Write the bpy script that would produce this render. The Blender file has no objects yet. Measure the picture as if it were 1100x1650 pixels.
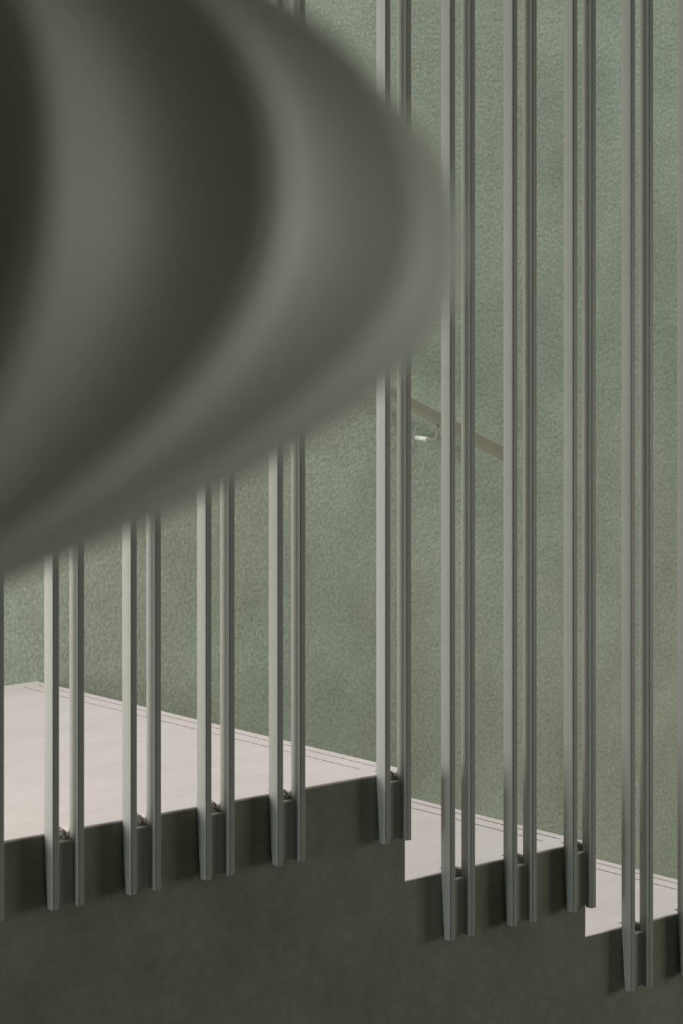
import bpy, bmesh, math, random
from mathutils import Vector, Matrix, noise

random.seed(7)
scene = bpy.context.scene
COL = scene.collection
PI = math.pi

# ------------------------------------------------------------------ camera
# X runs along the stair towards the lower steps, Y runs from the stringer to
# the back wall, Z is up; landing surface is z = 0, stringer face is y = 0.
TH = math.radians(49.89)
FWD = Vector((math.cos(TH), math.sin(TH), 0))
RIGHT = Vector((math.sin(TH), -math.cos(TH), 0))
EYE = Vector((0.0, -2.961, 0.817))
YAW = TH - PI / 2
cam_d = bpy.data.cameras.new('camera')
cam = bpy.data.objects.new('camera', cam_d)
COL.objects.link(cam)
cam.location = EYE
cam.rotation_euler = (PI / 2, 0, YAW)
cam_d.sensor_fit = 'VERTICAL'
cam_d.sensor_height = 36
cam_d.lens = 4659.7 / 1650 * 36
cam_d.shift_y = -(825 - 274.3) / 1650
cam_d.clip_start = 0.05
cam_d.dof.use_dof = True
cam_d.dof.focus_distance = 4.0
cam_d.dof.aperture_fstop = 10.5
scene.camera = cam

# ------------------------------------------------------------------ world, lights, exposure
world = bpy.data.worlds.new('world')
scene.world = world
world.use_nodes = True
wbg = world.node_tree.nodes['Background']
wbg.inputs[0].default_value = (0.88, 0.94, 0.84, 1)
wbg.inputs[1].default_value = 0.032


def area(name, loc, target, sx, sy, power, col):
    d = bpy.data.lights.new(name, 'AREA')
    d.shape = 'RECTANGLE'
    d.size, d.size_y = sx, sy
    d.energy = power
    d.color = col
    o = bpy.data.objects.new(name, d)
    COL.objects.link(o)
    o.location = loc
    o.rotation_euler = (Vector(target) - Vector(loc)).to_track_quat('-Z', 'Y').to_euler()
    return o


# window at the landing's far end, lighting the landing and the bars' left faces
area('window_light', (0.25, 0.36, 0.40), (3.0, 0.42, 0.30), 1.00, 0.80, 51, (1.0, 0.94, 0.915))
# skylight high over the flight
area('skylight', (4.3, 0.46, 3.70), (4.3, 0.46, 0), 3.2, 0.80, 115, (0.96, 1.0, 0.98))
# opening to the right, on the room side of the balusters
area('room_window_light', (5.9, -1.75, 0.05), (2.6, 0.0, -0.05), 1.0, 1.2, 30, (1.0, 0.96, 0.84))
# cool daylight from the far left, running along the stair's side
area('hall_window_light', (-3.2, -0.92, 0.10), (2.6, 0.0, 0.0), 0.6, 1.6, 74, (0.90, 0.98, 1.0))
# fill light added to brighten the pendant, no known lamp there
area('pendant_fill_light', (1.30, -3.05, 0.64), (0.38, -2.30, 0.78), 0.60, 0.8, 3.2, (0.98, 1.0, 0.93))

vs = scene.view_settings
scene.display_settings.display_device = 'sRGB'
vs.view_transform = 'Standard'
vs.look = 'None'
vs.gamma = 1
vs.use_curve_mapping = False
vs.exposure = 0.0


# ------------------------------------------------------------------ materials
def lin(r, g, b):
    def f(c):
        c /= 255
        return c / 12.92 if c <= 0.04045 else ((c + 0.055) / 1.055) ** 2.4
    return (f(r), f(g), f(b), 1)


def material(name, stops, scales, rough, bump=0.0, bump_scale=200, spec=0.3, stretch=(1, 1, 1), tints=None):
    """Layered noise colour: stops = (dark, base, light); scales = (patch, grain, grain weight)."""
    m = bpy.data.materials.new(name)
    m.use_nodes = True
    nt = m.node_tree
    N, L = nt.nodes, nt.links
    b = N['Principled BSDF']
    b.inputs['Roughness'].default_value = rough
    b.inputs['Specular IOR Level'].default_value = spec
    tc = N.new('ShaderNodeTexCoord')
    mp = N.new('ShaderNodeMapping')
    mp.inputs['Scale'].default_value = stretch
    L.new(tc.outputs['Object'], mp.inputs['Vector'])
    n1 = N.new('ShaderNodeTexNoise')
    n1.inputs['Scale'].default_value = scales[0]
    n1.inputs['Detail'].default_value = 6
    n1.inputs['Roughness'].default_value = 0.6
    n2 = N.new('ShaderNodeTexNoise')
    n2.inputs['Scale'].default_value = scales[1]
    n2.inputs['Detail'].default_value = 3
    L.new(mp.outputs[0], n1.inputs['Vector'])
    L.new(mp.outputs[0], n2.inputs['Vector'])
    mix = N.new('ShaderNodeMix')
    mix.data_type = 'FLOAT'
    mix.inputs[0].default_value = scales[2]
    L.new(n1.outputs[0], mix.inputs[2])
    L.new(n2.outputs[0], mix.inputs[3])
    cr = N.new('ShaderNodeValToRGB')
    e = cr.color_ramp.elements
    e[0].position, e[0].color = 0.30, stops[0]
    e[1].position, e[1].color = 0.70, stops[2]
    k = e.new(0.5)
    k.color = stops[1]
    L.new(mix.outputs[0], cr.inputs[0])
    L.new(cr.outputs[0], b.inputs['Base Color'])
    if tints:                             # slow drift of the pigment from one batch of plaster to the next
        nl = N.new('ShaderNodeTexNoise')
        nl.inputs['Scale'].default_value = 1.7
        nl.inputs['Detail'].default_value = 5
        L.new(tc.outputs['Object'], nl.inputs['Vector'])
        rt = N.new('ShaderNodeValToRGB')
        rt.color_ramp.elements[0].position, rt.color_ramp.elements[0].color = 0.38, tints[0]
        rt.color_ramp.elements[1].position, rt.color_ramp.elements[1].color = 0.62, tints[1]
        L.new(nl.outputs[0], rt.inputs[0])
        mt = N.new('ShaderNodeMix')
        mt.data_type = 'RGBA'
        mt.blend_type = 'MULTIPLY'
        mt.inputs[0].default_value = 1
        L.new(cr.outputs[0], mt.inputs[6])
        L.new(rt.outputs[0], mt.inputs[7])
        L.new(mt.outputs[2], b.inputs['Base Color'])
    if bump:
        n3 = N.new('ShaderNodeTexNoise')
        n3.inputs['Scale'].default_value = bump_scale
        n3.inputs['Detail'].default_value = 4
        L.new(tc.outputs['Object'], n3.inputs['Vector'])
        bp = N.new('ShaderNodeBump')
        bp.inputs['Strength'].default_value = bump
        bp.inputs['Distance'].default_value = 0.003
        L.new(n3.outputs[0], bp.inputs['Height'])
        L.new(bp.outputs[0], b.inputs['Normal'])
    return m


M_WALL = material('grey_green_plaster', (lin(139, 149, 137), lin(165, 176, 163), lin(191, 202, 188)), (6, 170, 0.60), 0.9, 0.55, 160, 0.1, tints=((1.025, 0.995, 0.965, 1), (0.99, 1.005, 0.985, 1)))
M_FASCIA = material('grey_plaster', (lin(118, 118, 106), lin(131, 132, 120), lin(144, 145, 133)), (9, 60, 0.3), 0.75, 0.12, 60, 0.25)
M_FLOOR = material('pale_pink_microcement', (lin(209, 197, 195), lin(216, 204, 202), lin(222, 211, 209)), (5, 40, 0.3), 0.6, 0.04, 40, 0.25, (1, 3, 1))
M_BAR = material('sage_grey_paint', (lin(151, 153, 147), lin(154, 156, 150), lin(157, 159, 153)), (4, 90, 0.2), 0.42, 0.02, 300, 0.4)
M_RAIL = material('sage_rail_paint', (lin(144, 144, 128), lin(148, 148, 132), lin(152, 152, 136)), (4, 90, 0.2), 0.65, 0, 1, 0.15)
M_STUB = material('pale_stub_grey', (lin(222, 222, 214), lin(226, 226, 218), lin(230, 230, 222)), (4, 90, 0.2), 0.4)
M_MORTAR = material('rough_mortar', (lin(110, 102, 97), lin(165, 156, 150), lin(200, 190, 184)), (60, 320, 0.6), 0.95, 0.8, 300, 0.1)
M_LAMP = material('grey_green_shade', (lin(196, 200, 186), lin(199, 203, 189), lin(202, 206, 192)), (6, 80, 0.2), 0.65, 0, 1, 0.3)
M_STRIP = material('groove_shade_grey', (lin(98, 88, 84), lin(108, 98, 94), lin(118, 108, 104)), (30, 200, 0.4), 0.9)
M_DARK = material('dark_cable', (lin(40, 40, 38), lin(45, 45, 43), lin(50, 50, 48)), (6, 80, 0.2), 0.6)


# ------------------------------------------------------------------ helpers
def empty(name, loc, label=None, cat=None, group=None):
    o = bpy.data.objects.new(name, None)
    COL.objects.link(o)
    o.location = loc
    if label:
        o['label'] = label
    if cat:
        o['category'] = cat
    if group:
        o['group'] = group
    return o


def link(name, bm, mat, parent=None, smooth=False):
    bmesh.ops.recalc_face_normals(bm, faces=bm.faces[:])
    me = bpy.data.meshes.new(name)
    bm.to_mesh(me)
    bm.free()
    me.materials.append(mat)
    if smooth:
        for p in me.polygons:
            p.use_smooth = True
    o = bpy.data.objects.new(name, me)
    COL.objects.link(o)
    o.parent = parent
    return o


def box(bm, x0, x1, y0, y1, z0, z1):
    r = bmesh.ops.create_cube(bm, size=1)
    for v in r['verts']:
        v.co = Vector(((x0 + x1) / 2 + v.co.x * (x1 - x0), (y0 + y1) / 2 + v.co.y * (y1 - y0), (z0 + z1) / 2 + v.co.z * (z1 - z0)))
    return r['verts']


def prism(bm, pts, axis, a, b):
    """Extrude a closed 2-D outline along X ('x': pts are y,z) or Y ('y': pts are x,z)."""
    def P(p, t):
        return (t, p[0], p[1]) if axis == 'x' else (p[0], t, p[1])
    va = [bm.verts.new(P(p, a)) for p in pts]
    vb = [bm.verts.new(P(p, b)) for p in pts]
    bm.faces.new(va)
    bm.faces.new(vb[::-1])
    n = len(pts)
    for i in range(n):
        bm.faces.new((va[i], vb[i], vb[(i + 1) % n], va[(i + 1) % n]))


def cut(obj, cutter_bm):
    """Subtract a mesh from an object for good; the cutter does not stay in the scene."""
    c = link('cutter', cutter_bm, M_FLOOR)
    md = obj.modifiers.new('cut', 'BOOLEAN')
    md.operation = 'DIFFERENCE'
    md.solver = 'EXACT'
    md.object = c
    bpy.context.view_layer.update()
    dg = bpy.context.evaluated_depsgraph_get()
    me = bpy.data.meshes.new_from_object(obj.evaluated_get(dg))
    obj.modifiers.clear()
    obj.data = me
    cm = c.data
    bpy.data.objects.remove(c)
    bpy.data.meshes.remove(cm)


def tube(bm, path, r, seg=12, cap=True):
    rings = []
    up = Vector((0, 0, 1))
    for i, p in enumerate(path):
        d = (path[min(i + 1, len(path) - 1)] - path[max(i - 1, 0)]).normalized()
        a = d.cross(up)
        if a.length < 1e-3:
            a = d.cross(Vector((1, 0, 0)))
        a.normalize()
        b = d.cross(a)
        rings.append([bm.verts.new(p + r * (math.cos(2 * PI * k / seg) * a + math.sin(2 * PI * k / seg) * b)) for k in range(seg)])
    for A, B in zip(rings, rings[1:]):
        for k in range(seg):
            bm.faces.new((A[k], A[(k + 1) % seg], B[(k + 1) % seg], B[k]))
    if cap:
        bm.faces.new(rings[0])
        bm.faces.new(rings[-1][::-1])


# ------------------------------------------------------------------ the setting
WALL_Y = 0.889
CEIL = 2.40
LOW = -1.45


def struct(name, bm, mat):
    o = link(name, bm, mat)
    o['kind'] = 'structure'
    return o


bm = bmesh.new()
box(bm, -0.6, 6.5, WALL_Y, WALL_Y + 0.15, LOW, 3.6)
struct('wall_back', bm, M_WALL)
bm = bmesh.new()
box(bm, -0.6, 6.5, -3.6, WALL_Y + 0.15, LOW - 0.1, LOW)
struct('floor', bm, M_FASCIA)
bm = bmesh.new()
box(bm, -0.6, 6.5, -3.6, 0.0, CEIL, CEIL + 0.15)
struct('ceiling', bm, M_WALL)

bm = bmesh.new()
box(bm, -0.45, -0.30, -3.6, -1.50, LOW, CEIL)  # unseen wall added to keep the hall light off the pendant
struct('light_blocker_wall', bm, M_FASCIA)

# ------------------------------------------------------------------ staircase
NOSE = [2.607, 2.953, 3.293, 3.638, 3.983, 4.328]
LEVEL = [0.0, -0.150, -0.285, -0.430, -0.575, -0.720]
START = [0.2] + NOSE[:-1]
CAP = 0.0036
PITCH = 0.118
BAR_STEP = 0.0376
BAR_W = 0.0100
BAR_D = 0.0190
pairs = []                                # (x, level index)
for k in range(4, -1, -1):
    pairs.append((2.369 - PITCH * k, 0))
for k in range(6):
    pairs.append((2.555 + PITCH * k, 0 if k == 0 else 1 if k < 4 else 2))

stairs = empty('staircase', (2.6, 0.45, LOW), 'pale pink landing and descending steps with dark plastered side, carrying the bar balustrade', 'staircase')
stairs_inv = Vector((-2.6, -0.45, -LOW))

# solid stepped side and core under the treads
outline = [(START[0], LOW)]
for x0, x1, z in zip(START, NOSE, LEVEL):
    outline += [(x0, z - CAP), (x1, z - CAP)]
outline.append((NOSE[-1], LOW))
bm = bmesh.new()
prism(bm, outline, 'y', 0.0, WALL_Y - 0.0005)
bm.transform(Matrix.Translation(stairs_inv))
stringer = link('stringer', bm, M_FASCIA, stairs)
stringer['label'] = 'dark grey plastered side of the stair'
cb = bmesh.new()
for x, l in pairs:                        # pockets chopped out behind the fixing plates
    box(cb, x + BAR_W + 0.0002, x + BAR_STEP - 0.0005, -0.01, 0.016, LEVEL[l] - 0.030, LEVEL[l] + 0.02)
cut(stringer, cb)

for i, (x0, x1, z) in enumerate(zip(START, NOSE, LEVEL)):
    # tread skin: front edge worn round, more so beside the riser, with a trowelled wobble
    bm = bmesh.new()
    xs = x0 + (0 if i == 0 else 0.0005)
    st = [xs + (x1 - xs) * k / 40 for k in range(41)]
    rows = []
    for x in st:
        w = math.exp(-((x - x0) / 0.045) ** 2) if i else 0.0
        q = math.exp(-((x1 - x) / 0.02) ** 2)
        R = 0.0022 + 0.010 * w + 0.002 * q + 0.0007 * noise.noise(Vector((x * 40, i * 5.0, 0)))
        H = min(R, CAP - 0.0008)
        prof = [(WALL_Y - 0.0005, z - CAP), (WALL_Y - 0.0005, z)]
        for a in range(7):
            t = a / 6 * PI / 2
            prof.append((R - R * math.sin(t), z - H + H * math.cos(t)))
        prof.append((0.0, z - CAP))
        rows.append([bm.verts.new((x, p[0], p[1])) for p in prof])
    for A, B in zip(rows, rows[1:]):
        for k in range(len(A)):
            bm.faces.new((A[k], A[(k + 1) % len(A)], B[(k + 1) % len(A)], B[k]))
    bm.faces.new(rows[0])
    bm.faces.new(rows[-1][::-1])
    bm.transform(Matrix.Translation(stairs_inv))
    t = link('tread', bm, M_FLOOR, stairs)
    cb = bmesh.new()
    for x, l in pairs:
        if l == i:
            box(cb, x + BAR_W + 0.0002, x + BAR_STEP - 0.0005, -0.01, 0.016, z - 0.030, z + 0.02)
    for d in (0.018, 0.046):              # two anti-slip grooves along the nosing
        e = 0.034 if d < 0.03 else 0.040
        box(cb, x1 - d - 0.0016, x1 - d + 0.0016, e, WALL_Y - 0.03, z - 0.0028, z + 0.01)
    cut(t, cb)
    for d in (0.018, 0.046):              # dark strips standing in for the shade inside the grooves, a little below the surface
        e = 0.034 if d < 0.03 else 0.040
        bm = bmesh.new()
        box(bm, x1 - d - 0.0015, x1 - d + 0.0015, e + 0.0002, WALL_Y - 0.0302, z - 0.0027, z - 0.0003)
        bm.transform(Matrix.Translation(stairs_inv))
        link('groove_shade_strip', bm, M_STRIP, t)
    # riser skin below this nosing
    zb = LEVEL[i + 1] if i + 1 < len(LEVEL) else z - 0.145
    bm = bmesh.new()
    box(bm, x1 - 0.0002, x1 + 0.0004, 0.0, WALL_Y - 0.0005, zb + 0.0003, z - CAP)
    bm.transform(Matrix.Translation(stairs_inv))
    link('riser', bm, M_FLOOR, stairs)

for j, (x, l) in enumerate(pairs):        # broken mortar left in each pocket
    z = LEVEL[l]
    bm = bmesh.new()
    nx, nz = 12, 8
    w = BAR_STEP - BAR_W - 0.002
    front, back = [], []
    for a in range(nx + 1):
        ra, rb = [], []
        for b in range(nz + 1):
            px = x + BAR_W + 0.001 + w * a / nx
            pz = z - 0.028 + 0.0265 * b / nz
            n = noise.noise(Vector((px * 230, pz * 230, j * 3.1)))
            n2 = noise.noise(Vector((px * 600, pz * 600, j * 1.7)))
            ra.append(bm.verts.new((px, 0.0015 + 0.0085 * max(0.0, (b / nz - 0.35) / 0.65) + 0.003 * n + 0.0015 * n2, pz + (0.0015 * n2 if b == nz else 0))))
            rb.append(bm.verts.new((px, 0.0159, pz)))
        front.append(ra)
        back.append(rb)
    for a in range(nx):
        for b in range(nz):
            bm.faces.new((front[a][b], front[a + 1][b], front[a + 1][b + 1], front[a][b + 1]))
            bm.faces.new((back[a][b + 1], back[a + 1][b + 1], back[a + 1][b], back[a][b]))
        bm.faces.new((front[a][nz], front[a + 1][nz], back[a + 1][nz], back[a][nz]))
        bm.faces.new((front[a + 1][0], front[a][0], back[a][0], back[a + 1][0]))
    for b in range(nz):
        bm.faces.new((front[0][b], front[0][b + 1], back[0][b + 1], back[0][b]))
        bm.faces.new((front[nx][b + 1], front[nx][b], back[nx][b], back[nx][b + 1]))
    bm.transform(Matrix.Translation(stairs_inv))
    link('mortar_patch', bm, M_MORTAR, stairs)

# ------------------------------------------------------------------ balusters in pairs
BOT = -0.092


def bar_bm(height):
    bm = bmesh.new()
    D, W = BAR_D, BAR_W
    rows = []
    for z, back in ((BOT, -D + 0.0115), (-0.002, -0.0004), (height, -0.0004)):
        sec = [(0.0005, back), (0, back - 0.0005), (0, -D + 0.0004), (0.0004, -D),      # lit broad side
               (0.0007, -D), (0.0007, -D + 0.0022), (0.0019, -D + 0.0022), (0.0019, -D),  # fine groove
               (W - 0.0010, -D), (W - 0.0003, -D + 0.0003), (W, -D + 0.0010), (W, back - 0.0005), (W - 0.0005, back)]
        rows.append([bm.verts.new((x, y, z)) for x, y in sec])
    for A, B in zip(rows, rows[1:]):
        for k in range(len(A)):
            bm.faces.new((A[k], A[(k + 1) % len(A)], B[(k + 1) % len(A)], B[k]))
    bm.faces.new(rows[0])
    bm.faces.new(rows[-1][::-1])
    return bm


def plate_bm():
    bm = bmesh.new()
    vs_ = box(bm, BAR_W - 0.0004, BAR_STEP + 0.0004, -0.0095, -0.0002, BOT + 0.003, -0.0125)
    ed = [e for e in bm.edges if all(abs(v.co.z + 0.0125) < 1e-5 for v in e.verts) and all(abs(v.co.y + 0.0095) < 1e-5 for v in e.verts)]
    bmesh.ops.bevel(bm, geom=ed, offset=0.0015, segments=3, profile=0.5, affect='EDGES')
    return bm


LABELS = [
    'sage grey pair of flat bars on the landing, cut off by the left photo edge',
    'first whole pair of sage grey bars from the left, on the landing edge',
    'second whole pair of sage grey bars from the left, on the landing edge',
    'third whole pair of sage grey bars from the left, on the landing edge',
    'fourth whole pair of sage grey bars from the left, last before the wide gap',
    'pair of sage grey bars at the landing corner, right bar overhanging the first drop',
    'pair of sage grey bars standing first on the step below the landing',
    'middle pair of the three sage grey bar pairs on the step below the landing',
    'pair of sage grey bars at the outer corner of the step below the landing',
    'whole pair of sage grey bars on the lowest visible step, reaching lowest in the photo',
    'pair of sage grey bars cut off by the right edge of the photo',
]
bar_mesh = {}
plate_mesh = None
for j, (x, l) in enumerate(pairs):
    z = LEVEL[l]
    p = empty('baluster_pair', (x, 0, z), LABELS[j], 'baluster', 'paired flat bar balusters along the stair')
    for s in (0, 1):
        if l not in bar_mesh:
            o = link('bar', bar_bm(CEIL - z), M_BAR, p)
            bar_mesh[l] = o.data
        else:
            o = bpy.data.objects.new('bar', bar_mesh[l])
            COL.objects.link(o)
            o.parent = p
        o.location = (s * BAR_STEP, 0, 0)
    if plate_mesh is None:
        o = link('mounting_plate', plate_bm(), M_BAR, p)
        plate_mesh = o.data
    else:
        o = bpy.data.objects.new('mounting_plate', plate_mesh)
        COL.objects.link(o)
        o.parent = p

# ------------------------------------------------------------------ handrail on the back wall
RY = WALL_Y - 0.061
hx, hz = 3.336, 0.425                     # a point on the rail's top edge
SL = -0.4525
hr = empty('handrail', (hx, WALL_Y, hz), 'sage grey handrail sloping down the back wall behind the balusters', 'handrail')
xa, xb = -0.62, 0.252
bm = bmesh.new()
hw, hh = 0.014, 0.021
sec = []
for cx, cz, a0 in ((hw - .003, -.003, 0), (-hw + .003, -.003, 90), (-hw + .003, -hh + .003, 180), (hw - .003, -hh + .003, 270)):
    for k in range(4):
        t = math.radians(a0 + 30 * k)
        sec.append((cx + .003 * math.cos(t), cz + .003 * math.sin(t)))
ra = [bm.verts.new((xa, RY - WALL_Y + y, SL * xa + z)) for y, z in sec]
rb = [bm.verts.new((xb, RY - WALL_Y + y, SL * xb + z)) for y, z in sec]
bm.faces.new(ra)
bm.faces.new(rb[::-1])
for i in range(len(sec)):
    bm.faces.new((ra[i], rb[i], rb[(i + 1) % len(sec)], ra[(i + 1) % len(sec)]))
link('rail', bm, M_RAIL, hr)
for bx in (0.079, -0.42):
    bm = bmesh.new()
    top = SL * bx - hh
    drop = 0.027
    path = [Vector((bx, 0, top - drop)), Vector((bx, -0.046, top - drop))]
    for k in range(1, 7):
        t = k / 6 * PI / 2
        path.append(Vector((bx, -0.046 - 0.012 * math.sin(t), top - drop + 0.012 * (1 - math.cos(t)))))
    path.append(Vector((bx, -0.058, top + 0.004)))
    tube(bm, path, 0.0026)
    br = link('bracket', bm, M_RAIL, hr, smooth=True)
    bm = bmesh.new()
    tube(bm, [Vector((bx, -0.0002, top - drop)), Vector((bx, -0.030, top - drop))], 0.0035, 20)  # paler, slightly thicker stub at the rod's wall end
    link('bracket_stub', bm, M_STUB, br, smooth=True)['label'] = 'pale stub'

# ------------------------------------------------------------------ fluted pendant hanging near the camera
ZL = 0.75
lamp_loc = EYE + RIGHT * (-0.1806 * ZL) + FWD * ZL + Vector((0, 0, -0.035 * ZL))
lamp = empty('pendant_lamp', lamp_loc, 'big fluted grey green pendant shade, blurred in the foreground at upper left', 'lamp')
lamp.rotation_euler = (-0.1785, -0.0556, YAW)
LR, HU, HL, PU, PL, QU, QL = 0.2215 * ZL, 0.142 * ZL, 0.1314 * ZL, 2.0743, 2.2927, 1.2443, 0.8205
NFL = 17
PHI0 = 0.465
DEPTH = 0.08


def shade_profile(t):
    s = math.sin(t * PI / 2)
    if t < 0:                             # upper half
        return LR * max(1 - abs(s) ** PU, 0) ** (1 / QU), -s * HU
    return LR * max(1 - abs(s) ** PL, 0) ** (1 / QL), -s * HL


bm = bmesh.new()
NT, NU = 56, 18
grid = []
for i in range(NT + 1):
    t = -0.97 + 1.94 * i / NT
    r, z = shade_profile(t)
    row = []
    for k in range(NU + 1):
        u = k / NU
        ph = (u - 0.5) * 2 * PI / NFL
        rr = r * (1 - DEPTH * math.sin(PI * u ** 1.08))
        row.append(bm.verts.new((rr * math.sin(ph), -rr * math.cos(ph), z)))
    grid.append(row)
for i in range(NT):
    for k in range(NU):
        bm.faces.new((grid[i][k], grid[i][k + 1], grid[i + 1][k + 1], grid[i + 1][k]))
first = None
for n in range(NFL):
    if first is None:
        o = first = link('shade_panel', bm, M_LAMP, lamp, smooth=True)
    else:
        o = bpy.data.objects.new('shade_panel', first.data)
        COL.objects.link(o)
        o.parent = lamp
    o.rotation_euler = (0, 0, PHI0 + (n + 0.5) * 2 * PI / NFL)
    sd = o.modifiers.new('thickness', 'SOLIDIFY')
    sd.thickness = 0.002
    sd.offset = -1 if first is None else 0
bm = bmesh.new()
r0, z0 = shade_profile(-0.97)
bmesh.ops.create_cone(bm, segments=32, radius1=r0 + 0.006, radius2=0.008, depth=0.02, cap_ends=True, matrix=Matrix.Translation((0, 0, z0 + 0.009)))
link('top_cap', bm, M_LAMP, lamp)
r1, z1 = shade_profile(0.97)
bm = bmesh.new()
bmesh.ops.create_cone(bm, segments=32, radius1=0.012, radius2=r1 + 0.006, depth=0.012, cap_ends=True, matrix=Matrix.Translation((0, 0, z1 - 0.004)))
link('bottom_cap', bm, M_LAMP, lamp)
inv = (Matrix.Translation(lamp_loc) @ lamp.rotation_euler.to_matrix().to_4x4()).inverted()
hang = inv.inverted() @ Vector((0, 0, z0 + 0.015))
bm = bmesh.new()
tube(bm, [hang, Vector((hang.x, hang.y, CEIL))], 0.003)
bm.transform(inv)
link('cord', bm, M_DARK, lamp, smooth=True)
bm = bmesh.new()
bmesh.ops.create_cone(bm, segments=32, radius1=0.05, radius2=0.055, depth=0.025, cap_ends=True, matrix=Matrix.Translation((hang.x, hang.y, CEIL - 0.0125)))
bm.transform(inv)
link('ceiling_rose', bm, M_LAMP, lamp)
